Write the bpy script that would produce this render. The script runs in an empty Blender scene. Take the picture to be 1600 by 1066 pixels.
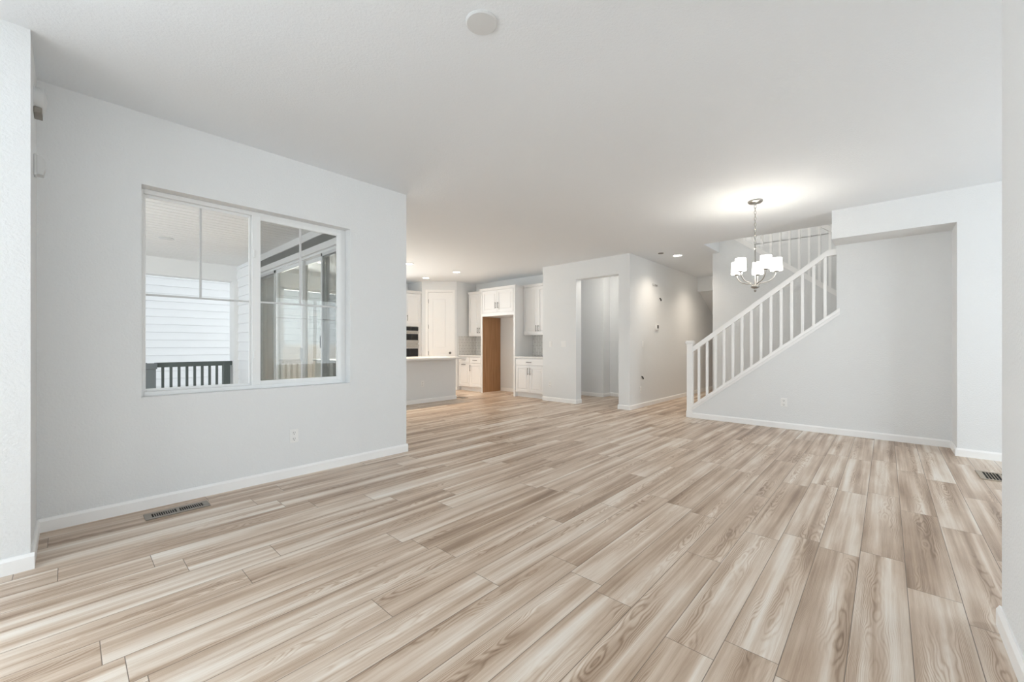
import bpy, bmesh, math, random
from mathutils import Vector, Matrix
R = math.radians
random.seed(7)
S = bpy.context.scene
C = S.collection
H = 2.743                      # ceiling height

# ------------------------------------------------------------------ camera, world, daylight, exposure
cd = bpy.data.cameras.new('camera'); cam = bpy.data.objects.new('camera', cd); C.objects.link(cam)
cam.location = (0, 0, 1.1386); cam.rotation_euler = (R(90), 0, R(42.5454 - 90))
cd.sensor_width = 36; cd.lens = 637.08 / 1600 * 36; cd.shift_y = 6.28 / 1600; cd.clip_start = .02
S.camera = cam
S.view_settings.view_transform = 'Standard'; S.view_settings.look = 'None'
S.view_settings.exposure = 0.80; S.view_settings.gamma = 1; S.view_settings.use_curve_mapping = False
S.cycles.max_bounces = 12; S.cycles.diffuse_bounces = 8; S.cycles.transparent_max_bounces = 16
S.cycles.sample_clamp_indirect = 6

w = bpy.data.worlds.new('overcast_sky'); S.world = w; w.use_nodes = True
w.node_tree.nodes['Background'].inputs[0].default_value = (.91, .96, 1, 1)
w.node_tree.nodes['Background'].inputs[1].default_value = .54

def area(name, loc, rot, sx, sy, watt, col):
    l = bpy.data.lights.new(name, 'AREA'); l.shape = 'RECTANGLE'; l.size = sx; l.size_y = sy
    l.energy = watt; l.color = col
    o = bpy.data.objects.new(name, l); C.objects.link(o); o.location = loc; o.rotation_euler = rot
    return o
DAY = (.88, .945, 1.0)
area('added_daylight_near_left', (-1.80, 3.98, 1.40), (R(-90), 0, 0), 1.8, 2.1, 94, DAY)         # daylight panel added outside added_window_4
area('daylight_back', (-3.26, 1.15, 1.40), (0, R(-90), 0), 2.1, 2.5, 40, DAY)      # outside window_2
area('daylight_side', (4.36, -3.42, 1.45), (R(90), 0, 0), 2.4, 1.9, 56, DAY)         # outside window_3
area('daylight_patio', (-2.7, 6.6, 1.2), (0, R(-90), 0), 2.2, 4.6, 54, DAY)         # open end of the patio

area('added_daylight_kitchen', (3.9, 9.50, 1.75), (R(-90), 0, 0), 1.9, 1.3, 66, (.98, .97, .95))         # extra kitchen light added outside added_window_5

def point(name, loc, watt, col, r=.03):
    l = bpy.data.lights.new(name, 'POINT'); l.energy = watt; l.color = col; l.shadow_soft_size = r
    o = bpy.data.objects.new(name, l); C.objects.link(o); o.location = loc
    return o
def spot(name, loc, watt, col, ang=150, r=.07):
    l = bpy.data.lights.new(name, 'SPOT'); l.energy = watt; l.color = col; l.shadow_soft_size = r
    l.spot_size = R(ang); l.spot_blend = 1.0
    o = bpy.data.objects.new(name, l); C.objects.link(o); o.location = loc
    return o

# ------------------------------------------------------------------ materials
MATS = {}
def mat(name, col, rough=.5, metal=0., bump=None, spec=.5, emit=None):
    m = bpy.data.materials.new(name); m.use_nodes = True; t = m.node_tree
    b = t.nodes['Principled BSDF']
    b.inputs['Base Color'].default_value = (*col, 1); b.inputs['Roughness'].default_value = rough
    b.inputs['Metallic'].default_value = metal; b.inputs['Specular IOR Level'].default_value = spec
    if emit:
        b.inputs['Emission Color'].default_value = (*emit[0], 1); b.inputs['Emission Strength'].default_value = emit[1]
    if bump:                                         # (scale, strength, distance)
        g = t.nodes.new('ShaderNodeNewGeometry'); n = t.nodes.new('ShaderNodeTexNoise'); u = t.nodes.new('ShaderNodeBump')
        n.inputs['Scale'].default_value = bump[0]; n.inputs['Detail'].default_value = 3
        u.inputs['Strength'].default_value = bump[1]; u.inputs['Distance'].default_value = bump[2]
        t.links.new(g.outputs['Position'], n.inputs['Vector']); t.links.new(n.outputs['Fac'], u.inputs['Height'])
        t.links.new(u.outputs['Normal'], b.inputs['Normal'])
    MATS[name] = m
    return m
PAINT = mat('wall_paint', (.775, .788, .794), .6, bump=(85, .6, .0045), spec=.3)
CEIL = mat('ceiling_paint', (.80, .832, .862), .62, bump=(80, .5, .004), spec=.3)
TRIM = mat('trim_enamel', (.90, .90, .895), .32)
CAB = mat('cabinet_enamel', (.83, .83, .83), .35)
PLASTIC = mat('white_plastic', (.84, .84, .83), .35)
OFFWHITE = mat('device_plastic', (.66, .67, .67), .4)
SLOT = mat('slot_dark', (.03, .03, .03), .6)
NICKEL = mat('brushed_nickel', (.40, .385, .36), .28, 1., bump=(400, .05, .001))
PULL = mat('pull_metal', (.22, .21, .20), .35, 1.)
STEEL = mat('stainless_steel', (.62, .60, .57), .25, 1., bump=(300, .05, .001))
BLACKGLASS = mat('black_glass', (.012, .012, .014), .06)
QUARTZ = mat('white_quartz', (.78, .78, .77), .2)
REGISTER = mat('register_metal', (.30, .27, .235), .4, .6)
REGISTER2 = mat('register_bronze', (.40, .34, .27), .4, .5)
DARK = mat('dark_void', (.01, .01, .01), .8)
SIDING = mat('white_siding', (.86, .87, .88), .55, bump=(60, .2, .002))
RAIL = mat('painted_rail_dark', (.075, .095, .09), .5)
RAILPOST = mat('post_grey', (.16, .18, .19), .5)  # lighter grey than the rail
PORCH = mat('porch_white', (.82, .82, .81), .5)
DECK = mat('patio_concrete', (.55, .54, .52), .8, bump=(40, .3, .003))
GREIGE = mat('greige_house_paint', (.17, .17, .155), .6)
MUNTIN = mat('muntin_grey_white', (.60, .61, .61), .4)
VINYL = mat('white_vinyl', (.84, .85, .85), .35)
LAMPGLASS = mat('lamp_lens', (.9, .9, .88), .4, emit=((1, .93, .82), 9))
SHADE = mat('lit_opal_shade', (.95, .95, .93), .4, emit=((1, .95, .87), 3.7))
COPPER = mat('cable_black', (.02, .02, .02), .5)
CARPET = mat('stair_carpet', (.45, .43, .41), .95, bump=(300, .6, .004))

def glass_mat(name, tint, f0):
    m = bpy.data.materials.new(name); m.use_nodes = True; t = m.node_tree; t.nodes.clear()
    o = t.nodes.new('ShaderNodeOutputMaterial'); mx = t.nodes.new('ShaderNodeMixShader')
    tr = t.nodes.new('ShaderNodeBsdfTransparent'); gl = t.nodes.new('ShaderNodeBsdfGlossy'); lw = t.nodes.new('ShaderNodeLayerWeight'); lw.inputs['Blend'].default_value = .5
    pw = t.nodes.new('ShaderNodeMath'); pw.operation = 'POWER'; pw.inputs[1].default_value = 5.
    fr = t.nodes.new('ShaderNodeMath'); fr.operation = 'MULTIPLY_ADD'; fr.inputs[1].default_value = 1 - f0; fr.inputs[2].default_value = f0
    t.links.new(lw.outputs['Facing'], pw.inputs[0]); t.links.new(pw.outputs[0], fr.inputs[0])
    tr.inputs[0].default_value = (*tint, 1); gl.inputs['Roughness'].default_value = .0
    t.links.new(fr.outputs[0], mx.inputs[0]); t.links.new(tr.outputs[0], mx.inputs[1]); t.links.new(gl.outputs[0], mx.inputs[2])
    t.links.new(mx.outputs[0], o.inputs[0]); return m
GLASS = glass_mat('window_glass', (.98, .99, .99), .02)
DOORGLASS = glass_mat('low_e_glass', (.93, .94, .91), .10)
def screen_mat():
    m = bpy.data.materials.new('insect_screen_mesh'); m.use_nodes = True; t = m.node_tree; t.nodes.clear()
    o = t.nodes.new('ShaderNodeOutputMaterial'); mx = t.nodes.new('ShaderNodeMixShader'); mx.inputs[0].default_value = .22
    tr = t.nodes.new('ShaderNodeBsdfTransparent'); d = t.nodes.new('ShaderNodeBsdfDiffuse'); d.inputs[0].default_value = (.09, .095, .095, 1)
    t.links.new(tr.outputs[0], mx.inputs[1]); t.links.new(d.outputs[0], mx.inputs[2]); t.links.new(mx.outputs[0], o.inputs[0]); return m
SCREEN = screen_mat()

class NT:                                            # tiny node-expression helper
    def __init__(s, tree): s.t = tree
    def m(s, op, a, b=None, c=None):
        n = s.t.nodes.new('ShaderNodeMath'); n.operation = op
        for i, v in enumerate((a, b, c)):
            if v is None: continue
            if isinstance(v, (int, float)): n.inputs[i].default_value = v
            else: s.t.links.new(v, n.inputs[i])
        return n.outputs[0]
    def vec(s, x, y, z=0.):
        n = s.t.nodes.new('ShaderNodeCombineXYZ')
        for i, v in enumerate((x, y, z)):
            if isinstance(v, (int, float)): n.inputs[i].default_value = v
            else: s.t.links.new(v, n.inputs[i])
        return n.outputs[0]
    def noise(s, v, scale=1., detail=2., rough=.5):
        n = s.t.nodes.new('ShaderNodeTexNoise'); s.t.links.new(v, n.inputs['Vector'])
        n.inputs['Scale'].default_value = scale; n.inputs['Detail'].default_value = detail; n.inputs['Roughness'].default_value = rough
        return n.outputs['Fac']
    def white(s, v):
        n = s.t.nodes.new('ShaderNodeTexWhiteNoise'); n.noise_dimensions = '3D'; s.t.links.new(v, n.inputs['Vector'])
        q = s.t.nodes.new('ShaderNodeSeparateColor'); s.t.links.new(n.outputs['Color'], q.inputs[0]); return q.outputs
    def ramp(s, f, stops):
        n = s.t.nodes.new('ShaderNodeValToRGB'); e = n.color_ramp.elements
        while len(e) < len(stops): e.new(.5)
        for k, (p, c) in enumerate(stops): e[k].position = p; e[k].color = (*c, 1)
        s.t.links.new(f, n.inputs[0]); return n.outputs[0]
    def mix(s, f, a, b, mode='MIX'):
        n = s.t.nodes.new('ShaderNodeMix'); n.data_type = 'RGBA'; n.blend_type = mode
        for i, v in ((0, f), (6, a), (7, b)):
            if isinstance(v, (int, float)): n.inputs[i].default_value = v
            elif isinstance(v, tuple): n.inputs[i].default_value = (*v, 1)
            else: s.t.links.new(v, n.inputs[i])
        return n.outputs[2]
    def smooth(s, x, a, b):
        n = s.t.nodes.new('ShaderNodeMapRange'); n.interpolation_type = 'SMOOTHSTEP'
        s.t.links.new(x, n.inputs[0]); n.inputs[1].default_value = a; n.inputs[2].default_value = b; return n.outputs[0]

def floor_mat():
    W, L = .177, 1.22
    m = bpy.data.materials.new('oak_vinyl_plank'); m.use_nodes = True; t = m.node_tree; b = t.nodes['Principled BSDF']; n = NT(t)
    g = t.nodes.new('ShaderNodeNewGeometry'); sp = t.nodes.new('ShaderNodeSeparateXYZ'); t.links.new(g.outputs['Position'], sp.inputs[0])
    x, y = sp.outputs[0], sp.outputs[1]
    ry = n.m('DIVIDE', n.m('SUBTRACT', y, .105), W); row = n.m('FLOOR', ry); v = n.m('SUBTRACT', ry, row)
    rr = n.white(n.vec(row, 3.7, 1.3))
    ux = n.m('ADD', n.m('DIVIDE', x, L), n.m('MULTIPLY', rr[0], 7.0)); pid = n.m('FLOOR', ux); u = n.m('SUBTRACT', ux, pid)
    rnd = n.white(n.vec(row, pid, 9.1)); r0, r1, r2 = rnd[0], rnd[1], rnd[2]
    gx = n.m('ADD', x, n.m('MULTIPLY', r0, 60.)); gv = n.m('MULTIPLY', n.m('SUBTRACT', v, .5), W); seed = n.m('MULTIPLY', r1, 40.)
    # growth rings: elongated cathedral arcs about a heart line, bent by low noise
    heart = n.m('MULTIPLY', n.m('SUBTRACT', r2, .5), .11)
    wob = n.m('SUBTRACT', n.noise(n.vec(n.m('MULTIPLY', gx, 2.2), n.m('MULTIPLY', gv, 10.), seed), 1., 2.), .5)
    rad = n.m('ADD', n.m('SUBTRACT', gv, heart), n.m('MULTIPLY', wob, .022))
    F = n.m('ADD', n.m('MULTIPLY', n.m('MULTIPLY', rad, rad), 95.), n.m('MULTIPLY', wob, .80))
    fine = n.noise(n.vec(n.m('MULTIPLY', gx, 9.), n.m('MULTIPLY', gv, 160.), seed), 1., 3.)
    ring = n.m('ADD', n.m('MULTIPLY', n.m('SINE', n.m('ADD', n.m('MULTIPLY', F, 105.), n.m('MULTIPLY', fine, 2.6))), .5), .5)
    ring = n.m('POWER', ring, 2.2)
    vis = n.smooth(n.noise(n.vec(n.m('MULTIPLY', gx, 1.3), n.m('MULTIPLY', gv, 9.), n.m('ADD', seed, 11.)), 1., 1.), .38, .66)
    # broad soft bands along the plank, streaks, pores
    band = n.noise(n.vec(n.m('MULTIPLY', gx, .55), n.m('MULTIPLY', gv, 15.), n.m('ADD', seed, 5.)), 1., 2.)
    cloud = n.noise(n.vec(n.m('MULTIPLY', gx, 2.0), n.m('MULTIPLY', gv, 7.), n.m('ADD', seed, 17.)), 1., 2.)
    streak = n.noise(n.vec(n.m('MULTIPLY', gx, 1.1), n.m('MULTIPLY', gv, 75.), n.m('ADD', seed, 23.)), 1., 3., .6)
    pore = n.noise(n.vec(n.m('MULTIPLY', gx, 14.), n.m('MULTIPLY', gv, 620.), seed), 1., 2.)
    tone = n.m('ADD', n.m('MULTIPLY', band, 1.25), n.m('MULTIPLY', cloud, .45))
    tone = n.m('ADD', tone, n.m('MULTIPLY', streak, .42))
    tone = n.m('ADD', tone, n.m('MULTIPLY', n.m('SUBTRACT', r1, .5), .20))
    tone = n.m('SUBTRACT', tone, n.m('MULTIPLY', n.m('MULTIPLY', ring, vis), .25))
    tone = n.m('ADD', tone, n.m('MULTIPLY', n.m('SUBTRACT', pore, .5), .22))
    tone = n.m('SUBTRACT', tone, .50)
    col = n.ramp(tone, [(.10, (.240, .158, .104)), (.34, (.410, .298, .215)), (.54, (.565, .445, .345)), (.74, (.705, .618, .530)), (.95, (.800, .745, .680))])
    # bevelled seams
    du = n.m('MULTIPLY', n.m('MINIMUM', u, n.m('SUBTRACT', 1., u)), L); dv = n.m('MULTIPLY', n.m('MINIMUM', v, n.m('SUBTRACT', 1., v)), W)
    dd = n.m('MINIMUM', du, dv); seam = n.smooth(dd, .0004, .0022)
    col = n.mix(seam, (.17, .13, .10), col)
    t.links.new(col, b.inputs['Base Color'])
    b.inputs['Specular IOR Level'].default_value = .45
    t.links.new(n.m('ADD', n.m('MULTIPLY', pore, .16), .30), b.inputs['Roughness'])
    hgt = n.m('ADD', n.m('MULTIPLY', n.smooth(dd, .0, .003), 1.), n.m('MULTIPLY', pore, .15))
    u_ = t.nodes.new('ShaderNodeBump'); u_.inputs['Strength'].default_value = .35; u_.inputs['Distance'].default_value = .0012
    t.links.new(hgt, u_.inputs['Height']); t.links.new(u_.outputs[0], b.inputs['Normal'])
    return m
FLOOR = floor_mat()

def wood_panel_mat():
    m = bpy.data.materials.new('raw_brown_panel'); m.use_nodes = True; t = m.node_tree; b = t.nodes['Principled BSDF']; n = NT(t)
    g = t.nodes.new('ShaderNodeNewGeometry'); sp = t.nodes.new('ShaderNodeSeparateXYZ'); t.links.new(g.outputs['Position'], sp.inputs[0])
    f = n.noise(n.vec(n.m('MULTIPLY', sp.outputs[0], 22.), sp.outputs[1], n.m('MULTIPLY', sp.outputs[2], 1.6)), 1., 3.)
    t.links.new(n.ramp(f, [(.3, (.30, .150, .062)), (.7, (.42, .225, .105))]), b.inputs['Base Color']); b.inputs['Roughness'].default_value = .5
    return m
BROWN = wood_panel_mat()
def tile_mat():
    m = bpy.data.materials.new('picket_tile'); m.use_nodes = True; t = m.node_tree; b = t.nodes['Principled BSDF']; n = NT(t)
    g = t.nodes.new('ShaderNodeNewGeometry'); sp = t.nodes.new('ShaderNodeSeparateXYZ'); t.links.new(g.outputs['Position'], sp.inputs[0])
    k = t.nodes.new('ShaderNodeTexBrick'); t.links.new(n.vec(sp.outputs[2], n.m('ADD', sp.outputs[0], sp.outputs[1])), k.inputs['Vector'])
    k.inputs['Scale'].default_value = 1.; k.inputs['Brick Width'].default_value = .15; k.inputs['Row Height'].default_value = .05
    k.inputs['Mortar Size'].default_value = .004; k.inputs['Mortar Smooth'].default_value = .2
    k.inputs['Color1'].default_value = (.74, .73, .71, 1); k.inputs['Color2'].default_value = (.80, .79, .77, 1); k.inputs['Mortar'].default_value = (.45, .43, .41, 1)
    t.links.new(k.outputs['Color'], b.inputs['Base Color']); b.inputs['Roughness'].default_value = .22
    return m
TILE = tile_mat()

# ------------------------------------------------------------------ mesh helpers
class MB:
    def __init__(s): s.b = bmesh.new()
    def box(s, x0, x1, y0, y1, z0, z1, bev=0.):
        x0, x1 = sorted((x0, x1)); y0, y1 = sorted((y0, y1)); z0, z1 = sorted((z0, z1))
        vs = [s.b.verts.new(p) for p in ((x0,y0,z0),(x1,y0,z0),(x1,y1,z0),(x0,y1,z0),(x0,y0,z1),(x1,y0,z1),(x1,y1,z1),(x0,y1,z1))]
        fs = [s.b.faces.new([vs[i] for i in f]) for f in ((3,2,1,0),(4,5,6,7),(0,1,5,4),(1,2,6,5),(2,3,7,6),(3,0,4,7))]
        if bev:
            es = list({e for f in fs for e in f.edges})
            bmesh.ops.bevel(s.b, geom=es, offset=bev, segments=2, profile=.5, affect='EDGES')
        return s
    def prism(s, poly, axis, a, b):                  # poly in the other two axes (in x,y,z order), extruded along axis a..b
        def P(p, t):
            return {'x': (t, p[0], p[1]), 'y': (p[0], t, p[1]), 'z': (p[0], p[1], t)}[axis]
        A = [s.b.verts.new(P(p, a)) for p in poly]; B = [s.b.verts.new(P(p, b)) for p in poly]
        n = len(poly); s.b.faces.new(A); s.b.faces.new(B[::-1])
        for i in range(n): s.b.faces.new((A[i], B[i], B[(i+1) % n], A[(i+1) % n]))
        return s
    def lathe(s, prof, c=(0,0,0), axis='z', seg=32, closed=True):   # prof: (r, h)
        rings = []
        for r, h in prof:
            ring = []
            for i in range(seg):
                t = 2*math.pi*i/seg; q = (r*math.cos(t), r*math.sin(t))
                p = {'z': (q[0], q[1], h), 'x': (h, q[0], q[1]), 'y': (q[0], h, q[1])}[axis]
                ring.append(s.b.verts.new(Vector(p) + Vector(c)))
            rings.append(ring)
        for A, B in zip(rings, rings[1:]):
            for i in range(seg): s.b.faces.new((A[i], A[(i+1) % seg], B[(i+1) % seg], B[i]))
        if closed: s.b.faces.new(rings[0][::-1]); s.b.faces.new(rings[-1])
        return s
    def cyl(s, p0, p1, r, seg=16): return s.tube([p0, p1], r, seg)
    def tube(s, pts, r, seg=10, loop=False):
        pts = [Vector(p) for p in pts]; n = len(pts); rings = []; up = None
        for i, p in enumerate(pts):
            d = (pts[(i+1) % n] - pts[i-1]) if loop else (pts[min(i+1, n-1)] - pts[max(i-1, 0)])
            d.normalize()
            if up is None: up = d.orthogonal().normalized()
            up = (up - d*up.dot(d)).normalized(); q = d.cross(up)
            rr = r[i] if isinstance(r, (list, tuple)) else r
            rings.append([s.b.verts.new(p + (up*math.cos(2*math.pi*k/seg) + q*math.sin(2*math.pi*k/seg))*rr) for k in range(seg)])
        for i in range(n if loop else n-1):
            A, B = rings[i], rings[(i+1) % n]
            for k in range(seg): s.b.faces.new((A[k], A[(k+1) % seg], B[(k+1) % seg], B[k]))
        if not loop: s.b.faces.new(rings[0][::-1]); s.b.faces.new(rings[-1])
        return s
    def rot(s, m):
        bmesh.ops.transform(s.b, matrix=m, verts=s.b.verts[:]); return s

ORG = {}
def link(name, mb, m, parent=None, org=None, smooth=False, kind=None):
    b = mb.b; bmesh.ops.recalc_face_normals(b, faces=b.faces[:])
    sh = ORG.get(parent.name, Vector((0,0,0))) if parent else Vector(org or (0,0,0))
    me = bpy.data.meshes.new(name)
    for v in b.verts: v.co -= sh
    if smooth:
        for f in b.faces: f.smooth = True
    b.to_mesh(me); b.free(); me.materials.append(m)
    o = bpy.data.objects.new(name, me); C.objects.link(o)
    if smooth:
        me.shade_smooth() if hasattr(me, 'shade_smooth') else None
        for e in me.edges:
            e.use_edge_sharp = False
        me.set_sharp_from_angle(angle=R(38))
    if parent: o.parent = parent; ORG[o.name] = sh
    else: o.location = sh; ORG[o.name] = sh
    if kind: o['kind'] = kind
    return o
def struct(name, mb, m, parent=None, **k):
    return link(name, mb, m, parent, kind=None if parent else 'structure', **k)
def tag(o, label, cat, group=None):
    o['label'] = label; o['category'] = cat
    if group: o['group'] = group
    return o
def thing(name, label, cat, loc=(0,0,0), rotz=0., group=None, world=False):
    """Empty at a thing's base. world=True: its parts are given in world coordinates, else in its own frame."""
    o = bpy.data.objects.new(name, None); C.objects.link(o); o.empty_display_size = .1
    o.location = loc; o.rotation_euler = (0, 0, rotz)
    ORG[o.name] = Vector(loc) if world else Vector((0,0,0))
    return tag(o, label, cat, group)
def sroot(name, loc):
    o = bpy.data.objects.new(name, None); C.objects.link(o); o.empty_display_size = .1; o.location = loc
    ORG[o.name] = Vector(loc); o['kind'] = 'structure'; return o

def base_seg(mb, axis, f, a, b, sgn, h=.082, th=.014):
    """baseboard along axis on the wall face at coordinate f, standing out towards sgn"""
    prof = [(f, 0), (f + sgn*th, 0), (f + sgn*th, h-.016), (f + sgn*.006, h-.002), (f + sgn*.006, h), (f, h)]
    if axis == 'x': mb.prism(prof, 'x', a, b)
    else: mb.prism(prof, 'y', a, b)
    return mb

# ------------------------------------------------------------------ room shell
LY, NLX, NLY, RY, REX = 3.784, -.128, 3.207, -.343, 2.542       # left wall, its near return, right wall and where that ends
LEX, HX, SX, NY, BX, HALLY = 2.451, 6.177, 6.615, -.536, 6.634, 3.297
BK, FX = -3.1, 7.31                                             # back wall, kitchen refrigerator wall
TOP = 3.05
struct('floor', MB().box(BK, 12.7, -3.3, 9.4, -.12, 0), FLOOR)
c = MB()
OX, OY = 6.85, 2.14                                             # stair opening
for q in ((BK, OX, -3.3, LY+.17), (LEX-.16, OX, LY+.17, 9.4), (OX, 12.7, OY, 9.4), (9.0, 12.7, -3.3, OY), (OX, 9.0, -3.3, -.7)):
    c.box(*q, H, TOP)
struct('ceiling', c, CEIL)

WX0, WX1, WZ0, WZ1 = .344, 1.83, .775, 2.25                     # window_1 opening
m = MB()
m.box(NLX, WX0, LY, LY+.17, 0, H).box(WX1, LEX, LY, LY+.17, 0, H).box(WX0, WX1, LY, LY+.17, 0, WZ0).box(WX0, WX1, LY, LY+.17, WZ1, H)
struct('wall_left', m, PAINT)
m = MB().box(-.8, NLX, NLY, LY+.17, 0, H).box(BK, -2.8, NLY, LY+.17, 0, H).box(-2.8, -.8, NLY, LY+.17, 0, .45).box(-2.8, -.8, NLY, LY+.17, 2.35, H)
struct('wall_left_near', m, PAINT)
struct('wall_right', MB().box(BK, REX, RY-.12, RY, 0, H), PAINT)
m = MB()                                                        # back wall around window_2
m.box(BK-.12, BK, RY-.12, .05, 0, H).box(BK-.12, BK, 2.3, NLY+.1, 0, H).box(BK-.12, BK, .05, 2.3, 0, .45).box(BK-.12, BK, .05, 2.3, 2.35, H)
struct('wall_back', m, PAINT)
m = MB()                                                        # dining nook, around window_3
m.box(REX-.12, REX, -3.3, RY-.12, 0, H)
m.box(REX, 3.25, -3.3, -3.18, 0, H).box(5.5, HX, -3.3, -3.18, 0, H).box(3.25, 5.5, -3.3, -3.18, 0, .6).box(3.25, 5.5, -3.3, -3.18, 2.35, H)
struct('wall_nook', m, PAINT)
struct('wall_front_right', MB().box(HX, SX, -3.3, NY, 0, H), PAINT)
struct('wall_header', MB().box(HX, SX, NY, .48, 2.405, H), PAINT)
# stair wall: full height niche and the sloped half wall under the railing
def capz(y): return .223 + (2.211 - y)*(1.364/1.752)            # top of the sloped cap
m = MB().prism([(NY, 0), (NY, 3.6), (.465, 3.6), (.465, capz(.465)-.05), (2.239, capz(2.239)-.05), (2.239, 0)], 'x', SX, SX+.125)
struct('wall_stair', m, PAINT)
m = MB()
m.prism([(.43, capz(.43)-.045), (2.235, capz(2.235)-.045), (2.235, capz(2.235)), (.43, capz(.43))], 'x', SX-.030, SX)
m.prism([(.465, capz(.465)-.045), (2.235, capz(2.235)-.045), (2.235, capz(2.235)), (.465, capz(.465))], 'x', SX, SX+.145)
m.prism([(.43, capz(.43)-.085), (2.235, capz(2.235)-.085), (2.235, capz(2.235)-.045), (.43, capz(.43)-.045)], 'x', SX-.011, SX)
struct('trim_1', m, TRIM)

# wall between the two flights, its cap and the stairwell
CX = 7.656
def upz(y): return 1.953 + (y - .554)*.7875
m = MB().prism([(2.245, 0), (2.245, H), (2.14, H), (2.14, upz(2.14)-.05), (.30, upz(.30)-.05), (.30, 0)], 'x', CX, CX+.12)
m.box(CX, CX+.12, -.55, .3, 0, 1.45)
struct('wall_stair_centre', m, PAINT)
m = MB().prism([(.28, upz(.28)-.045), (2.14, upz(2.14)-.045), (2.14, upz(2.14)), (.28, upz(.28))], 'x', CX-.02, CX+.14)
m.prism([(.28, upz(.28)-.085), (2.14, upz(2.14)-.085), (2.14, upz(2.14)-.045), (.28, upz(.28)-.045)], 'x', CX-.010, CX)
struct('trim_2', m, TRIM)
m = MB()
m.box(8.8, 8.95, -.7, 2.245, 0, TOP).box(8.8, 8.95, -.7, 4.5, TOP-.01, 5.6)                              # stairwell far side
m.box(SX, 8.95, -.7, -.55, 0, 5.6)
m.box(SX-.2, SX, -.7, 4.5, TOP, 5.6)
m.box(SX-.2, 8.95, 4.4, 4.5, TOP, 5.6)
struct('wall_stairwell', m, PAINT)
struct('ceiling_stairwell', MB().box(SX-.2, 8.95, -.7, 4.5, 5.5, 5.65), CEIL)
struct('floor_upper', MB().box(OX, 8.8, OY, 4.4, TOP, TOP+.03), CARPET)
struct('wall_hall_right', MB().box(CX+.12, 12.6, OY, 2.245, 0, H), PAINT)

# flights of stairs with carpeted treads
m = MB()
for k in range(8):
    y1 = 2.16 - k*.246; m.box(SX+.125, CX, -.55 if k == 7 else y1-.246, y1, 0, .197*(k+1) - (.0))
struct('floor_stair_lower', m, CARPET)
m = MB().box(CX+.12, 8.8, -.55, .44, 0, 1.576)
for k in range(8): m.box(CX+.12, 8.8, .44 + k*.254, .44 + (k+1)*.254 if k < 7 else OY, 1.2, 1.576 + .1843*(k+1) - .001)
struct('floor_stair_upper', m, CARPET)

# block between hall and kitchen, with the cased-less opening
O0, O1, OZ = 3.512, 4.412, 2.405
m = MB()
m.box(BX, BX+.18, HALLY, O0, 0, H).box(BX, BX+.18, O1, 5.227, 0, H).box(BX, BX+.18, O0, O1, OZ, H)
m.box(BX+.18, FX+.12, 5.15, 5.227, 0, H)
struct('wall_block', m, PAINT)
m = MB().box(BX+.18, 10.12, HALLY, HALLY+.11, 0, H).box(10.12, 12.6, HALLY, HALLY+.11, 0, H)
struct('wall_hall', m, PAINT)
struct('wall_hall_end', MB().box(12.5, 12.62, 2.245, HALLY, 0, H), PAINT)
m = MB().box(10.12, 10.24, 2.245, HALLY, 2.405, H)
m.prism([(10.24, 2.405), (12.5, 1.30), (12.5, 1.42), (10.24, 2.53)], 'y', 2.245, HALLY)
struct('wall_hall_soffit', m, PAINT)
m = MB().box(7.91, 8.05, 4.64, 5.15, 0, H).box(7.91, 8.32, 4.55, 4.64, 0, H).box(8.20, 8.32, HALLY+.11, 4.55, 0, H)
struct('wall_mudroom', m, PAINT)

# kitchen shell: refrigerator wall, corner pantry, oven wall, patio wall
struct('wall_kitchen', MB().box(FX, FX+.12, 5.227, 9.34, 0, H), PAINT)
PA, PB = (6.64, 7.99), (6.025, 8.605)
struct('wall_kitchen_far', MB().box(LEX-.16, 3.0, 9.22, 9.34, 0, H).box(4.8, FX, 9.22, 9.34, 0, H).box(3.0, 4.8, 9.22, 9.34, 0, 1.1).box(3.0, 4.8, 9.22, 9.34, 2.35, H), PAINT)
struct('wall_pantry_side', MB().box(PA[0]+.0, FX, PA[1], PA[1]+.1, 0, H), PAINT)
struct('wall_pantry_return', MB().box(PB[0], PB[0]+.1, PB[1], 9.22, 0, H), PAINT)
# diagonal pantry wall in its own frame: u along the wall from PA to PB, v into the pantry
DIAG = Matrix.Translation((PA[0], PA[1], 0)) @ Matrix.Rotation(R(135), 4, 'Z')     # local +x runs PA->PB, local -y goes into the pantry
DL = math.hypot(PA[0]-PB[0], PA[1]-PB[1])
def diag(mb): return mb.rot(DIAG)
u0, u1, dz = .103, .717, 2.473                                                     # pantry door slab
m = MB().box(0, u0, -.1, 0, 0, H).box(u1, DL, -.1, 0, 0, H).box(u0, u1, -.1, 0, dz, H)
struct('wall_pantry', diag(m), PAINT)

SD0, SD1, SDZ, SDX = 4.62, 8.38, 2.40, 2.29                                        # sliding door opening in the patio wall
m = MB()
m.box(SDX, LEX, LY+.17, SD0, 0, H).box(SDX, LEX, SD1, 9.34, 0, H).box(SDX, LEX, SD0, SD1, SDZ, H)
struct('wall_patio_inside', m, PAINT)

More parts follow.
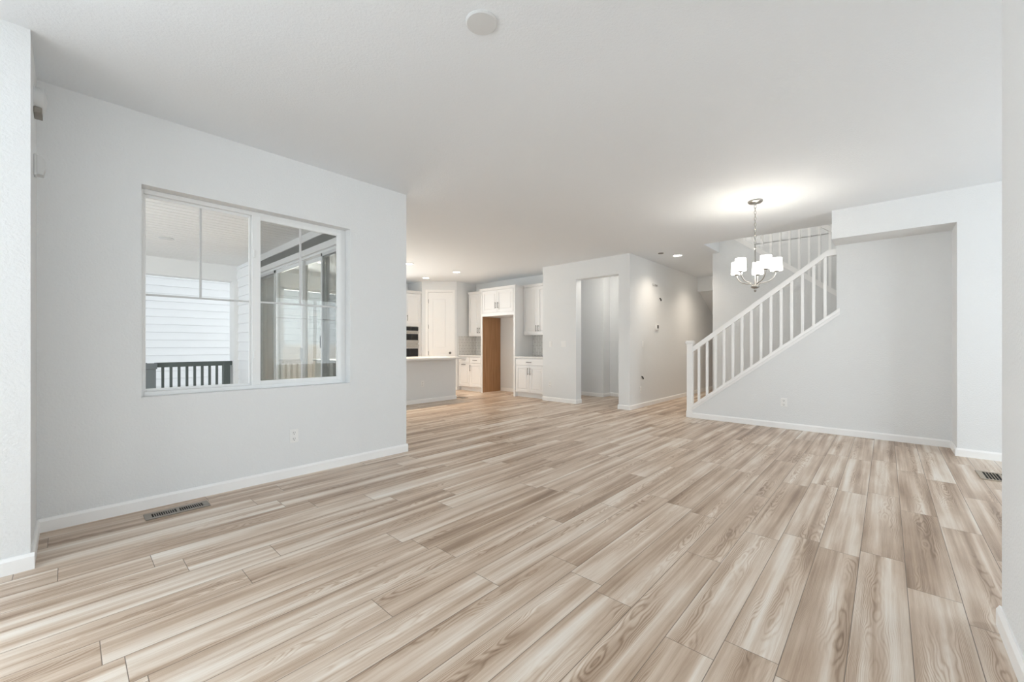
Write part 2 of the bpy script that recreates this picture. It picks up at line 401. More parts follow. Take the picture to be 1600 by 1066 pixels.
# ------------------------------------------------------------------ baseboards
m = base_seg(MB(), 'x', LY, NLX, LEX+.014, -1); base_seg(m, 'y', NLX, NLY, LY, 1); base_seg(m, 'x', NLY, BK, NLX+.014, -1); base_seg(m, 'y', LEX, LY, SD0, 1)
struct('baseboard_left', m, TRIM)
m = base_seg(MB(), 'x', RY, BK, REX+.014, 1); base_seg(m, 'y', REX, RY, -3.18, 1)
struct('baseboard_right', m, TRIM)
m = base_seg(MB(), 'y', HX, -3.18, NY, -1); base_seg(m, 'x', NY, HX-.014, SX, 1); base_seg(m, 'y', SX, NY+.014, 2.233, -1)
struct('baseboard_stair', m, TRIM)
m = base_seg(MB(), 'y', BX, HALLY, O0, -1); base_seg(m, 'y', BX, O1, 5.227, -1); base_seg(m, 'x', O1, BX-.014, BX+.18, -1); base_seg(m, 'x', O0, BX-.014, BX+.18, 1)
base_seg(m, 'x', HALLY, BX-.014, 12.5, -1)
struct('baseboard_block', m, TRIM)
m = base_seg(MB(), 'y', 7.91, 4.55, 5.15, -1); base_seg(m, 'x', 4.55, 7.896, 8.20, -1); base_seg(m, 'y', 8.20, HALLY+.11, 4.55, -1)
struct('baseboard_mudroom', m, TRIM)
m = base_seg(MB(), 'y', FX, 6.11, 7.07, -1)
struct('baseboard_kitchen', m, TRIM)
m = base_seg(MB(), 'x', -.0, 0, u0-.06, 1); base_seg(m, 'x', 0, u1+.06, DL, 1)
struct('baseboard_pantry', diag(m), TRIM)
m = base_seg(MB(), 'y', BK, RY, NLY, 1); base_seg(m, 'x', -3.18, REX, HX, 1)
struct('baseboard_back', m, TRIM)
m = base_seg(MB(), 'y', CX, 2.2, 2.245, -1); base_seg(m, 'x', 2.245, CX-.014, 12.5, 1)
struct('baseboard_hall', m, TRIM)

# ------------------------------------------------------------------ window_1 (left wall) with sliding sash and screen
r = sroot('window_1', (1.087, 3.93, WZ0))
def frame(mb, x0, x1, z0, z1, y0, y1, t, bev=.003, b=None):
    l, rr, bt, tp = t
    mb.box(x0, x0+l, y0, y1, z0, z1, bev).box(x1-rr, x1, y0, y1, z0, z1, bev).box(x0+l, x1-rr, y0, y1, z0, z0+bt, bev).box(x0+l, x1-rr, y0, y1, z1-tp, z1, bev)
    return mb
link('frame', frame(MB(), WX0, WX1, WZ0, WZ1, 3.885, 3.952, (.022, .045, .030, .030)), VINYL, r)
sa = link('fixed_sash', frame(MB(), WX0+.022, 1.056, WZ0+.030, WZ1-.030, 3.912, 3.935, (.012, .034, .018, .022)), VINYL, r)
link('glass', MB().box(.376, 1.024, 3.922, 3.926, .82, 2.20), GLASS, sa)
link('muntin', MB().box(.690, .704, 3.918, 3.930, 1.508, 2.20), MUNTIN, sa)
link('muntin', MB().box(.376, 1.024, 3.918, 3.930, 1.494, 1.508), MUNTIN, sa)
sb = link('sliding_sash', frame(MB(), 1.036, WX1-.043, WZ0+.028, WZ1-.028, 3.880, 3.905, (.062, .04, .035, .034)), VINYL, r)
link('glass', MB().box(1.096, 1.748, 3.890, 3.894, .835, 2.19), GLASS, sb)
link('muntin', MB().box(1.410, 1.424, 3.886, 3.898, 1.508, 2.19), MUNTIN, sb)
link('muntin', MB().box(1.096, 1.748, 3.886, 3.898, 1.494, 1.508), MUNTIN, sb)
for z in (1.06, 1.90): link('latch', MB().box(1.042, 1.058, 3.868, 3.882, z-.035, z+.035, .004), VINYL, sb)
link('insect_screen', MB().box(1.07, 1.79, 3.940, 3.942, .80, 2.22), SCREEN, r)

def big_window(name, axis, f, a0, a1, z0, z1):  # windows out of view, set to bring daylight in
    cx = (a0+a1)/2
    rr = sroot(name, (f, cx, z0) if axis == 'y' else (cx, f, z0))
    fr, gl = MB(), MB()
    def bx(mb, a, b, c, d, t): 
        if axis == 'y': mb.box(f-t, f+t, a, b, c, d)
        else: mb.box(a, b, f-t, f+t, c, d)
    for a, b in ((a0, a0+.05), (cx-.03, cx+.03), (a1-.05, a1)): bx(fr, a, b, z0, z1, .03)
    bx(fr, a0, a1, z0, z0+.05, .03); bx(fr, a0, a1, z1-.05, z1, .03); bx(fr, a0, a1, z1-.55, z1-.53, .012)
    bx(gl, a0+.05, cx-.03, z0+.05, z1-.05, .003); bx(gl, cx+.03, a1-.05, z0+.05, z1-.05, .003)
    link('frame', fr, VINYL, rr); link('glass', gl, GLASS, rr)
big_window('window_2', 'y', BK-.07, .05, 2.3, .45, 2.35)
big_window('added_window_4', 'x', LY+.10, -2.8, -.8, .45, 2.35)  # added out of view to light the right wall
big_window('added_window_5', 'x', 9.29, 3.0, 4.8, 1.1, 2.35)  # added out of view to brighten the kitchen
big_window('window_3', 'x', -3.24, 3.25, 5.5, .6, 2.35)

# ------------------------------------------------------------------ patio outside window_1
struct('patio_floor', MB().box(-6, LEX, LY+.17, 9.75, -.3, -.06), DECK)
m = MB()
y = LY+.17
while y < 9.5:
    m.box(-2.6, SDX, y, min(y+.124, 9.5), 2.700, 2.73); y += .140
m.box(-2.6, SDX, LY+.17, 9.5, 2.720, 3.05)
struct('patio_ceiling', m, PORCH)
struct('patio_beam', MB().box(-2.6, SDX+.02, 9.5, 9.72, 2.39, 3.05), PORCH)
m = MB()                                                         # house siding beside and above the sliding door
def laps(mb, axis, f, a, b, z0, z1, e, sgn, th=.012):
    z = z0
    while z < z1 - .01:
        zt = min(z+e, z1)
        prof = [(f, z), (f+sgn*.006, z+.006), (f+sgn*(th+.012), z+.006), (f+sgn*(th+.012), z+.016), (f+sgn*.006, zt), (f, zt)]
        zt -= 0
        mb.prism(prof, axis, a, b); z += e
laps(m, 'y', SDX, SD1+.09, 9.5, -.05, 2.70, .178, -1)
struct('wall_patio_siding', m, SIDING)
struct('wall_patio_header', MB().box(SDX-.014, SDX, LY+.17, SD1+.09, SDZ+.085, 2.60), GREIGE)
m = MB().box(SDX-.03, SDX, LY+.17, SD1+.09, 2.60, 2.70)
m.box(SDX-.028, SDX, SD0-.09, SD1+.09, SDZ, SDZ+.085, .003).box(SDX-.028, SDX, SD0-.09, SD0, 0, SDZ, .003).box(SDX-.028, SDX, SD1, SD1+.09, 0, SDZ, .003)
struct('trim_3', m, PORCH)
m = MB().box(2.20, 2.33, 9.42, 9.72, -.06, 2.39, .004)
struct('trim_4', m, PORCH)
# sliding patio door
r = sroot('door_2', (SDX+.07, (SD0+SD1)/2, 0))
m = MB().box(SDX+.01, SDX+.13, SD0, SD1, SDZ-.03, SDZ).box(SDX+.01, SDX+.13, SD0, SD0+.03, 0, SDZ).box(SDX+.01, SDX+.13, SD1-.03, SD1, 0, SDZ).box(SDX+.01, SDX+.13, SD0, SD1, 0, .03)
link('frame', m, VINYL, r)
for i, (a, b, xo) in enumerate(((7.36, 8.35, .075), (6.30, 7.42, .035), (5.58, 6.38, .085), (4.65, 5.66, .035))):
    x0 = SDX + xo; t = .055
    m = MB().box(x0, x0+.035, a, a+t, .03, SDZ-.03).box(x0, x0+.035, b-t, b, .03, SDZ-.03).box(x0, x0+.035, a+t, b-t, .03, .12).box(x0, x0+.035, a+t, b-t, SDZ-.085, SDZ-.03)
    p = link('door_panel', m, VINYL, r)
    link('glass', MB().box(x0+.015, x0+.02, a+t, b-t, .12, SDZ-.085), DOORGLASS, p)
    if i == 1:
        link('handle', MB().box(x0-.02, x0, a+.008, a+.045, .90, 1.10, .006), OFFWHITE, p)
    if i == 3:
        h = MB().lathe([(.022, -.02), (.026, -.01), (.026, 0)], (x0, b-.03, 1.18), 'x', 20).box(x0-.022, x0, b-.05, b-.012, 1.10, 1.26, .008)
        link('handle', h, SLOT, p)
for a, b in ((4.65, 5.60), (7.42, 8.33)):
    sc = link('screen_frame', MB().box(SDX+.012, SDX+.028, a, a+.035, .03, SDZ-.03).box(SDX+.012, SDX+.028, b-.035, b, .03, SDZ-.03).box(SDX+.012, SDX+.028, a, b, .03, .09).box(SDX+.012, SDX+.028, a, b, SDZ-.07, SDZ-.03), OFFWHITE, r)
    link('insect_screen', MB().box(SDX+.019, SDX+.021, a+.035, b-.035, .09, SDZ-.07), SCREEN, sc)

# patio railing
r = thing('patio_railing', 'dark grey green patio railing with square balusters outside the window', 'railing', (1.1, 9.55, -.06), world=True)
RZ = .825
link('top_rail', MB().box(1.04, 2.20, 9.52, 9.60, RZ-.085, RZ, .004), RAIL, r)
link('top_rail', MB().box(-2.5, .94, 9.52, 9.60, RZ-.085, RZ, .004), RAIL, r)
link('bottom_rail', MB().box(-2.5, 2.05, 9.535, 9.585, .06, .13, .004), RAIL, r)
for x in (2.105, -.2): 
    link('post', MB().box(x-.057, x+.057, 9.50, 9.62, -.06, RZ-.02, .004), RAIL, r)
p = link('post', MB().box(.86, 1.05, 9.46, 9.65, -.06, RZ-.11, .004), RAILPOST, r)
link('post_cap', MB().box(.845, 1.065, 9.445, 9.665, RZ-.11, RZ-.01, .006), RAILPOST, p)
x = 1.152
while x < 2.04:
    link('baluster', MB().box(x-.019, x+.019, 9.54, 9.578, .13, RZ-.085), RAIL, r); x += .1145
x = .80
while x > -.1:
    link('baluster', MB().box(x-.019, x+.019, 9.54, 9.578, .13, RZ-.085), RAIL, r); x -= .1145

# neighbour's house beyond
r = thing('neighbour_house', 'neighbouring house wall of white lap siding seen beyond the patio railing', 'house', (0, 12.6, -3.2), world=True)
m = MB(); laps(m, 'x', 12.25, -9, 9, -3.2, 6.4, .178, -1, .024)
link('lap_siding', m, SIDING, r)
link('wall_body', MB().box(-9, 9, 12.25, 18, -3.2, 6.4), SIDING, r)
link('roof', MB().prism([(11.7, 6.3), (18.5, 6.3), (15, 9)], 'x', -9.4, 9.4), GREIGE, r)
struct('ground', MB().box(-40, 40, 9.75, 40, -3.4, -3.2), DECK)

# ------------------------------------------------------------------ stair railings
RX = 6.66
def railz(y): return 1.036 + (2.231 - y)*(1.249/1.664)          # underside of hand rail near the wall end is level
r = thing('stair_railing', 'white stair railing with square newel post climbing from the hall floor', 'railing', (RX, 2.283, 0), world=True)
m = MB().box(RX-.043, RX+.043, 2.240, 2.326, 0, 1.160, .004)
npst = link('newel_post', m, TRIM, r)
m = MB().box(RX-.049, RX+.049, 2.234, 2.332, 0, .10, .004)
link('post_base', m, TRIM, npst)
m = MB().box(RX-.050, RX+.050, 2.233, 2.333, 1.128, 1.145, .003).box(RX-.060, RX+.060, 2.223, 2.343, 1.160, 1.185, .006).box(RX-.052, RX+.052, 2.231, 2.335, 1.185, 1.205, .008)
link('post_cap', m, TRIM, npst)
hz = 2.302
m = MB().prism([(2.238, railz(2.238)-.0), (.565, railz(.565)), (.465, railz(.565)+.006), (.465, railz(.565)+.080), (.56, railz(.565)+.078), (2.238, railz(2.238)+.082)], 'x', RX-.03, RX+.03)
link('handrail', m, TRIM, r)
ys = [2.152 - .1206*k for k in range(14)]
for yb in ys:
    link('baluster', MB().box(RX-.016, RX+.016, yb-.016, yb+.016, capz(yb)-.02, railz(yb)+.03), TRIM, r)

UX = CX + .06
r = thing('stair_railing', 'white railing of the upper stair flight, seen behind the lower railing', 'railing', (UX, .36, 1.8), world=True)
yb = .494
while yb < 2.12:
    link('baluster', MB().box(UX-.016, UX+.016, yb-.016, yb+.016, upz(yb)-.02, upz(yb)+.85), TRIM, r); yb += .1265
m = MB().prism([(.33, upz(.33)+.83), (2.12, upz(2.12)+.83), (2.12, upz(2.12)+.91), (.33, upz(.33)+.91)], 'x', UX-.03, UX+.03)
link('handrail', m, TRIM, r)
link('newel_post', MB().box(UX-.045, UX+.045, .30, .39, 1.576, 2.75, .004), TRIM, r)

# ------------------------------------------------------------------ pantry door
r = sroot('door_1', (0, 0, 0))
m = MB().box(u0+.004, u1-.004, -.055, -.020, .01, dz-.004)
p0, p1, pz0, pz1 = u0+.145, u1-.120, 1.05, 2.327
m = MB()
for a, b, e, f in ((u0+.004, p0, .01, dz-.004), (p1, u1-.004, .01, dz-.004), (p0, p1, pz1, dz-.004), (p0, p1, .92, pz0), (p0, p1, .01, .22)):
    m.box(a, b, -.055, -.018, e, f)
dr = link('door_slab', diag(m), TRIM, r)
m = MB()
for e, f in ((pz0, pz1), (.22, .92)):
    m.box(p0, p1, -.050, -.030, e, f).box(p0+.035, p1-.035, -.050, -.021, e+.035, f-.035, .006)
link('door_panel', diag(m), TRIM, dr)
kx = u0 + .062
m = MB().lathe([(.030, 0), (.030, .006), (.012, .010), (.012, .035), (.026, .042), (.030, .055), (.024, .068), (.006, .073)], (kx, -.018, .94), 'y', 20)
link('door_knob', diag(m), PULL, dr, smooth=True)
for z in (.30, .935, 1.60, 2.245):
    link('hinge', diag(MB().box(u1-.012, u1+.008, -.020, -.004, z-.05, z+.05, .003)), PULL, dr)
m = MB().box(u0-.062, u0, 0, .016, 0, dz+.062, .004).box(u1, u1+.062, 0, .016, 0, dz+.062, .004).box(u0, u1, 0, .016, dz, dz+.062, .004)
m.box(u0, u0+.008, -.1, 0, 0, dz).box(u1-.004, u1, -.1, 0, 0, dz)
struct('trim_5', diag(m), TRIM)

# ------------------------------------------------------------------ cabinets (own frame: +x is the front, y across, z up)
def door_front(parent, x, y0, y1, z0, z1, name='door', fw=.058, handle=None):
    m = MB(); t = .020
    m.box(x, x+t, y0, y0+fw, z0, z1, .002).box(x, x+t, y1-fw, y1, z0, z1, .002).box(x, x+t, y0+fw, y1-fw, z0, z0+fw, .002).box(x, x+t, y0+fw, y1-fw, z1-fw, z1, .002)
    m.box(x, x+.010, y0+fw, y1-fw, z0+fw, z1-fw)
    if y1-y0 > 3*fw and z1-z0 > 3*fw: m.box(x, x+.017, y0+fw+.022, y1-fw-.022, z0+fw+.022, z1-fw-.022, .006)
    d = link(name, m, CAB, parent)
    if handle:
        hy, hz, vert, ln = handle
        a = Vector((x+t+.028, hy, hz)); dv = Vector((0, 0, ln/2)) if vert else Vector((0, ln/2, 0))
        hm = MB().cyl(a-dv, a+dv, .0065, 10)
        for s_ in (-.75, .75): hm.cyl(a+dv*s_ - Vector((.030, 0, 0)), a+dv*s_, .0055, 8)
        link('handle', hm, PULL, d, smooth=True)
    return d
def drawer_front(parent, x, y0, y1, z0, z1):
    d = link('drawer', MB().box(x, x+.020, y0, y1, z0, z1, .004), CAB, parent)
    a = Vector((x+.048, (y0+y1)/2, (z0+z1)/2)); dv = Vector((0, .07, 0))
    hm = MB().cyl(a-dv, a+dv, .0065, 10)
    for s_ in (-.75, .75): hm.cyl(a+dv*s_ - Vector((.030, 0, 0)), a+dv*s_, .0055, 8)
    link('handle', hm, PULL, d, smooth=True)
def crown(parent, x, y0, y1, z, ends=(1, 1)):
    m = MB()
    for k, (o, a, b) in enumerate(((.008, 0, .022), (.022, .022, .040), (.034, .040, .056))):
        m.box(.0, x+o, y0-o*ends[0], y1+o*ends[1], z+a, z+b, .002)
    link('crown_moulding', m, CAB, parent)

ZC = .885                                                       # counter height
def base_cabinet(loc, wd, label, drawers):
    r = thing('base_cabinet', label, 'cabinet', loc, R(180), 'kitchen base cabinets'); h = wd/2
    link('body', MB().box(0, .59, -h, h, .10, ZC-.032), CAB, r)
    link('toe_kick', MB().box(0, .53, -h, h, 0, .10), CAB, r)
    if drawers == 1: drawer_front(r, .59, -h+.012, h-.012, .70, .835)
    else: drawer_front(r, .59, -h+.012, -.008, .70, .835); drawer_front(r, .59, .008, h-.012, .70, .835)
    door_front(r, .59, -h+.012, -.004, .115, .685, handle=(-.030, .57, True, .15) if drawers == 1 else (-h/2, .655, False, .14))
    door_front(r, .59, .003, h-.012, .115, .685, handle=(.030, .57, True, .15))
    return r
base_cabinet((FX-.002, 5.642, 0), .812, 'white base cabinet with one wide drawer, right of the refrigerator alcove', 1)
base_cabinet((FX-.002, 7.566, 0), .835, 'white base cabinet with two drawers, left of the refrigerator alcove', 2)
def counter(y0, y1, label):
    o = link('countertop', MB().box(6.682, FX-.002, y0, y1, ZC-.032, ZC, .004), QUARTZ, org=(7.0, (y0+y1)/2, ZC-.032))
    tag(o, label, 'countertop', 'countertops beside the refrigerator alcove')
counter(5.232, 6.046, 'pale quartz countertop on the base cabinet right of the refrigerator alcove')
counter(7.149, 7.982, 'pale quartz countertop on the two drawer cabinet beside the pantry')

def wall_cabinet(loc, wd, label):
    r = thing('wall_cabinet', label, 'cabinet', loc, R(180), 'kitchen wall cabinets'); h = wd/2
    link('body', MB().box(0, .31, -h, h, 0, 1.07), CAB, r)
    door_front(r, .31, -h+.008, -.002, .012, 1.055, handle=(-.034, .145, True, .14))
    door_front(r, .31, .002, h-.008, .012, 1.055, handle=(.034, .145, True, .14))
    crown(r, .33, -h, h, 1.07, (0, 0))
    return r
wall_cabinet((FX-.002, 5.642, 1.36), .82, 'tall white wall cabinet right of the refrigerator alcove')
wall_cabinet((FX-.002, 7.535, 1.36), .77, 'tall white wall cabinet left of the refrigerator alcove, beside the pantry')

r = thing('refrigerator_surround', 'white cabinet over an empty refrigerator alcove with brown inner panel', 'cabinet', (FX-.002, 6.595, 0), R(180))
link('side_panel', MB().box(0, .62, .500, .545, 0, 2.415, .003), CAB, r)
sp_ = link('side_panel', MB().box(0, .62, -.547, -.508, 0, 2.415, .003), CAB, r)
inn = link('inner_face', MB().box(.005, .606, -.508, -.500, 0, 1.81), BROWN, sp_); inn['label'] = 'raw brown wood inner face'
link('body', MB().box(0, .60, -.508, .500, 1.815, 2.415), CAB, r)
link('face_frame', MB().box(.60, .62, -.508, .500, 1.815, 1.885), CAB, r)
door_front(r, .60, -.497, -.016, 1.895, 2.405, handle=(-.050, 2.055, True, .14))
door_front(r, .60, -.012, .488, 1.895, 2.405, handle=(.030, 2.055, True, .14))
crown(r, .62, -.547, .545, 2.415)

# backsplash tile
m = MB().box(FX-.010, FX, 5.232, 6.050, ZC, 1.36).box(FX-.010, FX, 7.145, 7.985, ZC, 1.36)
struct('trim_6', m, TILE)
struct('trim_7', MB().box(6.70, FX-.010, 7.980, 7.99, ZC, 1.366), TILE)

# oven wall
r = thing('oven_cabinet', 'tall white oven cabinet against the wall left of the pantry door', 'cabinet', (5.545, 9.218, 0), R(-90))
ow = .475                                                        # half width
link('body', MB().box(0, .58, -ow, ow, .10, .80).box(0, .58, -ow, ow, 1.60, 2.42).box(0, .58, -ow, -.386, .80, 1.60).box(0, .58, .386, ow, .80, 1.60), CAB, r)
link('toe_kick', MB().box(0, .52, -ow, ow, 0, .10), CAB, r)
door_front(r, .58, .003, ow-.030, 1.665, 2.40, handle=(.055, 1.80, True, .14))
door_front(r, .58, -ow+.030, -.003, 1.665, 2.40, handle=(-.055, 1.80, True, .14))
drawer_front(r, .58, -ow+.03, ow-.03, .12, .42); drawer_front(r, .58, -ow+.03, ow-.03, .44, .78)
crown(r, .60, -ow, ow, 2.42, (1, 0))
r = thing('wall_oven', 'stainless double wall oven with black glass set in the tall cabinet', 'oven', (5.545, 9.218, .81), R(-90))
link('body', MB().box(.05, .585, -.380, .380, .0, .78), STEEL, r)
link('control_panel', MB().box(.585, .605, -.380, .380, .685, .775, .003), BLACKGLASS, r)
for z0, z1 in ((.375, .675), (.012, .345)):
    d = link('oven_door', MB().box(.585, .612, -.380, .380, z0, z1, .004), STEEL, r)
    link('door_window', MB().box(.612, .615, -.362, .362, z0+.015 if z0 < .1 else z0+.075, z1-.105 if z0 < .1 else z1-.075), BLACKGLASS, d)
    hm = MB().cyl((.655, -.36, z1-.040), (.655, .36, z1-.040), .011, 12)
    for s_ in (-.32, .32): hm.cyl((.612, s_, z1-.040), (.655, s_, z1-.040), .008, 8)
    link('handle', hm, STEEL, d, smooth=True)

# island
IX0, IX1, IY = 2.95, 5.54, 6.70
r = thing('kitchen_island', 'white kitchen island with drywall back facing the living room', 'island', ((IX0+IX1)/2, 7.05, 0), world=True)
link('knee_wall', MB().box(IX0, IX1, IY, IY+.12, 0, ZC-.035), PAINT, r)
m = base_seg(MB(), 'x', IY, IX0-.014, IX1+.014, -1); base_seg(m, 'y', IX1, IY, IY+.12, 1)
link('baseboard', m, TRIM, r)
link('cabinet_body', MB().box(IX0, IX1, IY+.12, IY+.72, .1, ZC-.035).box(IX0, IX1, IY+.12, IY+.65, 0, .1), CAB, r)
for k in range(4):
    a = IX0 + .02 + k*.64; link('door', MB().box(a, a+.62, IY+.72, IY+.74, .12, ZC-.05, .003), CAB, r)
o = link('countertop', MB().box(IX0-.03, IX1+.035, IY-.30, IY+.76, ZC-.030, ZC+.004, .004), QUARTZ, org=((IX0+IX1)/2, 7, ZC-.03))
tag(o, 'pale quartz slab top overhanging the kitchen island', 'countertop')

# ------------------------------------------------------------------ wall fixtures (own frame: +x out of the wall)
LEFT, STAIR = R(-90), R(180)
def outlet(loc, rz, label):
    r = thing('electrical_outlet', label, 'outlet', loc, rz, 'wall outlets')
    link('cover_plate', MB().box(0, .006, -.036, .036, -.058, .058, .0025), PLASTIC, r)
    for z in (-.026, .026):
        q = link('receptacle', MB().box(.005, .0085, -.017, .017, z-.020, z+.020, .0015), PLASTIC, r)
        link('slot', MB().box(.0080, .0089, -.0085, -.0060, z-.004, z+.010).box(.0080, .0089, .0060, .0085, z-.004, z+.010).box(.0080, .0089, -.003, .003, z-.014, z-.008), SLOT, q)
    return r
outlet((1.325, LY, .352), LEFT, 'white duplex outlet low on the window wall')
outlet((SX, 1.029, .354), STAIR, 'white duplex outlet low on the wall under the stair railing')
outlet((BX, 5.036, .339), STAIR, 'white duplex outlet low on the wall left of the open doorway')
outlet((7.046, HALLY, .325), LEFT, 'white duplex outlet low on the hall wall, beneath a black cable hole')
outlet((4.702, IY, .377), LEFT, 'white duplex outlet on the back of the kitchen island')
def switch(loc, rz, gangs, label):
    r = thing('light_switch', label, 'switch', loc, rz, 'wall switches'); h = .023*gangs + .013
    link('cover_plate', MB().box(0, .006, -h, h, -.058, .058, .0025), PLASTIC, r)
    for k in range(gangs):
        yc = (k - (gangs-1)/2)*.046
        link('rocker', MB().box(.004, .010, yc-.0165, yc+.0165, -.033, .033, .002), PLASTIC, r)
switch((BX, 5.023, 1.155), STAIR, 1, 'single white switch plate nearer the kitchen end of the doorway wall')
switch((BX, 4.70, 1.160), STAIR, 2, 'wide double white switch plate just left of the open doorway')
switch((7.139, HALLY, 1.154), LEFT, 1, 'single white switch plate on the hall wall, under the thermostat')
r = thing('thermostat', 'small white thermostat with dark screen on the hall wall', 'thermostat', (7.747, HALLY, 1.485), LEFT)
link('back_plate', MB().box(0, .006, -.075, .075, -.070, .070, .003), PLASTIC, r)
link('body', MB().box(.006, .028, -.060, .060, -.055, .055, .006), PLASTIC, r)
link('display', MB().box(.028, .0295, -.020, .045, -.025, .040), SLOT, r)
r = thing('door_chime', 'grey unfinished chime bracket high on the hall wall', 'chime', (7.67, HALLY, 2.297), LEFT)
link('bracket', MB().box(0, .022, -.105, .105, -.018, .022, .004), OFFWHITE, r)
link('cable', MB().tube([(.022, -.05, 0), (.04, 0, -.012), (.026, .06, -.004)], .006, 8), PULL, r, smooth=True)
def cable(loc, label):
    r = thing('cable_stub', label, 'cable', loc, LEFT, 'cable stubs on the hall wall')
    link('hole_ring', MB().lathe([(.036, 0), (.036, .003), (.028, .004)], (0, 0, 0), 'x', 20), PLASTIC, r)
    link('cable', MB().tube([(.0, .0, .018), (.02, -.006, .012), (.030, .0, -.008), (.026, .012, -.028)], .013, 8), COPPER, r, smooth=True)
cable((7.899, HALLY, 2.039), 'black cable stub high on the hall wall, above the thermostat')
cable((7.096, HALLY, .545), 'black cable stub low on the hall wall, just above an outlet')

r = thing('alarm_siren', 'rounded grey white siren high on the narrow return of the left wall', 'alarm', (NLX, 3.50, 2.50), 0)
link('housing', MB().lathe([(.070, 0), (.072, .022), (.066, .036), (.045, .046), (.0, .050)], (0, 0, .006), 'x', 32, closed=False).box(0, .004, -.06, .06, -.05, .06), OFFWHITE, r, smooth=True)
link('grille', MB().box(0, .032, -.058, .058, -.080, -.048, .004), REGISTER, r)
r = thing('motion_sensor', 'boxy grey white motion sensor below the siren on the narrow wall return', 'sensor', (NLX, 3.50, 2.14), 0)
link('back_plate', MB().box(0, .012, -.032, .032, -.058, .058, .004), OFFWHITE, r)
link('lens_cover', MB().prism([(.012, -.052), (.036, -.052), (.044, -.010), (.042, .030), (.030, .052), (.012, .054)], 'y', -.030, .030), OFFWHITE, r)

# ------------------------------------------------------------------ floor registers (own frame: x along the length)
def register(loc, rz, ln, wd, mt, label, slots):
    r = thing('floor_register', label, 'vent', loc, rz, 'floor heating registers')
    a, b = ln/2, wd/2
    link('well_shade', MB().box(-a+.03, a-.03, -b+.025, b-.025, .0005, .002), DARK, r)  # flat dark sheet, colour stands in for shade down the duct
    m = MB().box(-a, a, -b, -b+.028, 0, .007, .002).box(-a, a, b-.028, b, 0, .007, .002).box(-a, -a+.036, -b+.028, b-.028, 0, .007).box(a-.036, a, -b+.028, b-.028, 0, .007).box(-.008, .008, -b+.028, b-.028, 0, .007)
    link('frame', m, mt, r)
    m = MB(); n = slots
    for h0 in (-a+.036, .008):
        wv = a-.044
        for k in range(1, n): xk = h0 + wv*k/n; m.box(xk-.0022, xk+.0022, -b+.028, b-.028, .002, .006)
    link('louvre', m, mt, r)
register((.513, 3.588, .0), 0, .345, .130, REGISTER, 'grey brown slotted floor register under the window', 11)
register((5.40, -.73, .0), R(90), .275, .32, REGISTER2, 'tan floor register by the far end of the right wall', 5)
register((5.76, 6.78, .0), R(90), .30, .14, REGISTER, 'dark floor register beside the end of the kitchen island', 11)

# ------------------------------------------------------------------ ceiling fixtures
o = link('ceiling_cover_plate', MB().lathe([(.079, 0), (.079, -.004), (.072, -.010), (.0005, -.012)], (0, 0, 0), 'z', 48), OFFWHITE, smooth=True)
o.location = (1.391, 1.482, H); tag(o, 'round blank white cover plate on the living room ceiling', 'cover plate')
def downlight(loc, label, watt, col=(1, .75, .50), ang=108):
    r = thing('recessed_light', label, 'ceiling light', loc, 0, 'lit recessed ceiling lights')
    link('trim_ring', MB().lathe([(.092, 0), (.092, -.004), (.078, -.010), (.070, -.006), (.070, 0)], (0, 0, 0), 'z', 32), PLASTIC, r, smooth=True)
    link('lens', MB().lathe([(.070, -.002), (.070, -.007), (.040, -.013), (.001, -.015)], (0, 0, 0), 'z', 32), LAMPGLASS, r, smooth=True)
    spot('downlight_beam', (loc[0], loc[1], loc[2]-.03), watt, col, ang, .09)
downlight((4.548, 6.925, H), 'lit recessed light at the edge of the window wall, nearest of the kitchen three', 84)
downlight((5.767, 8.075, H), 'lit recessed light before the pantry door, furthest back in the kitchen', 9, (1, .80, .58), 92)
downlight((5.768, 6.942, H), 'lit recessed light in front of the refrigerator alcove cabinets', 50)
downlight((7.367, 2.749, H), 'lit recessed light over the hall', 40, (1, .87, .72), 140)
downlight((9.25, 2.56, H), 'lit recessed light at the far end of the hall behind the stair wall', 46, (1, .87, .72), 140)
downlight((4.548, 8.075, H), 'added recessed light over the oven side of the island, hidden by the window wall', 55)  # unseen lamp added to even out the kitchen light
downlight((3.328, 6.925, H), 'added recessed light over the near end of the island, hidden by the window wall', 55)  # another out-of-view lamp added for even kitchen light
downlight((3.328, 8.075, H), 'added recessed light behind the near end of the island, hidden by the window wall', 55)  # third unseen kitchen lamp, added as fill
r = thing('smoke_detector', 'dark edged round detector base on the hall ceiling beside the recessed light', 'detector', (6.968, 2.885, H))
link('base', MB().lathe([(.062, 0), (.062, -.006), (.050, -.008)], (0, 0, 0), 'z', 28), PLASTIC, r, smooth=True)
link('socket', MB().lathe([(.048, -.006), (.044, -.016), (.001, -.017)], (0, 0, 0), 'z', 28), PULL, r, smooth=True)
# lamps added for light, hidden by walls: mudroom and upper stair hall
for q, nm, lb, wt in (((7.30, 3.95, H), 'added_flush_light', 'added unseen flush ceiling light inside the small room past the doorway', 5), ((7.8, 3.2, 5.5), 'added_flush_light', 'added unseen flush ceiling light above the upper stair landing', 60)):
    r = thing(nm, lb, 'ceiling light', q)
    link('rim', MB().lathe([(.15, 0), (.15, -.02), (.14, -.022)], (0, 0, 0), 'z', 32), NICKEL, r, smooth=True)
    link('diffuser', MB().lathe([(.14, -.02), (.13, -.05), (.08, -.075), (.001, -.085)], (0, 0, 0), 'z', 32), LAMPGLASS, r, smooth=True)
    point('added_flush_glow', (q[0], q[1], q[2]-.16), wt, (1, .93, .84), .1)

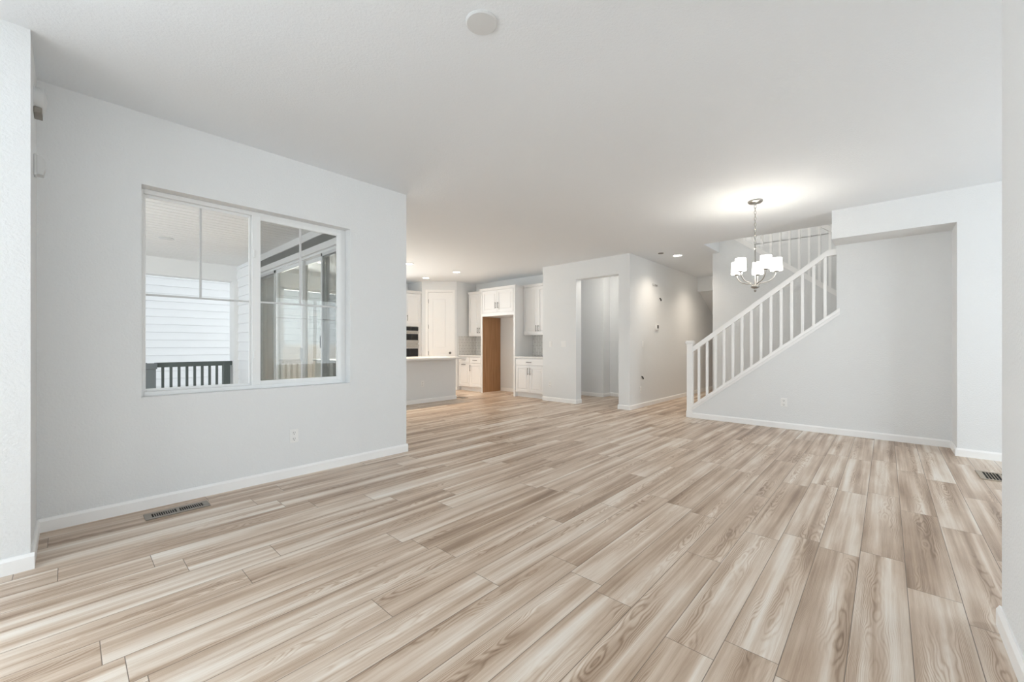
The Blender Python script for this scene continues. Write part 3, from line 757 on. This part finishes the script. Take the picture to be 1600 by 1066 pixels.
# ------------------------------------------------------------------ chandelier
r = thing('chandelier', 'brushed nickel chandelier with five lit white drum shades hanging on a chain', 'chandelier', (5.173, 1.074, H))
link('canopy', MB().lathe([(.070, 0), (.074, -.004), (.072, -.016), (.060, -.026), (.012, -.030), (.010, -.045), (.001, -.046)], (0, 0, 0), 'z', 36), NICKEL, r, smooth=True)
m = MB(); z = -.045; k = 0
while z > -.50:
    pts = []
    for i in range(14):
        t = 2*math.pi*i/14; a, b = .0095*math.cos(t), .021*math.sin(t)
        pts.append((a, 0, z-.019+b) if k % 2 else (0, a, z-.019+b))
    m.tube(pts, .0026, 6, loop=True); z -= .0335; k += 1
link('chain', m, NICKEL, r, smooth=True)
zr = z
m = MB().lathe([(.004, zr+.004), (.014, zr-.004), (.014, zr-.014), (.0065, zr-.022), (.0065, -.915), (.012, -.925), (.012, -.94)], (0, 0, 0), 'z', 20)
link('stem', m, NICKEL, r, smooth=True)
m = MB().lathe([(.010, -.925), (.036, -.940), (.042, -.950), (.042, -.962), (.030, -.972), (.012, -.980), (.010, -.992), (.014, -1.0), (.008, -1.012), (.001, -1.016)], (0, 0, 0), 'z', 28)
link('hub', m, NICKEL, r, smooth=True)
yaw = 42.5454
RR, zs = .203, -.795
for k in range(5):
    t = R(-92 + 72*k + (yaw - 90))                              # angle measured with +x to the camera's right
    cx_, cy_ = RR*math.cos(t), RR*math.sin(t)
    def P(rad, zz): return (rad*math.cos(t), rad*math.sin(t), zz)
    ctrl = [(.026, -.945), (.034, -.928), (.052, -.918), (.090, -.912), (.130, -.902), (.163, -.880), (.187, -.850), (.199, -.822), (.203, zs)]
    arm = link('arm', MB().tube([P(*q) for q in ctrl], .0058, 10), NICKEL, r, smooth=True)
    link('lamp_cup', MB().lathe([(.008, zs-.012), (.024, zs-.004), (.026, zs+.004), (.014, zs+.010), (.014, zs+.030)], (cx_, cy_, 0), 'z', 20), NICKEL, arm, smooth=True)
    sh = MB().lathe([(.014, zs+.006), (.055, zs+.004), (.0585, zs+.012), (.053, zs+.142), (.050, zs+.142), (.055, zs+.014), (.014, zs+.012)], (cx_, cy_, 0), 'z', 32, closed=False)
    link('lamp_shade', sh, SHADE, r, smooth=True)
    point('bulb_glow', (5.173+cx_, 1.074+cy_, H+zs+.085), .9, (1, .90, .77), .025)
# patio ceiling light
o = link('patio_ceiling_light', MB().lathe([(.09, 0), (.09, -.006), (.07, -.012), (.001, -.013)], (0, 0, 0), 'z', 28), OFFWHITE, smooth=True)
o.location = (.975, 7.75, 2.70); tag(o, 'unlit round light on the planked patio ceiling outside the window', 'ceiling light')
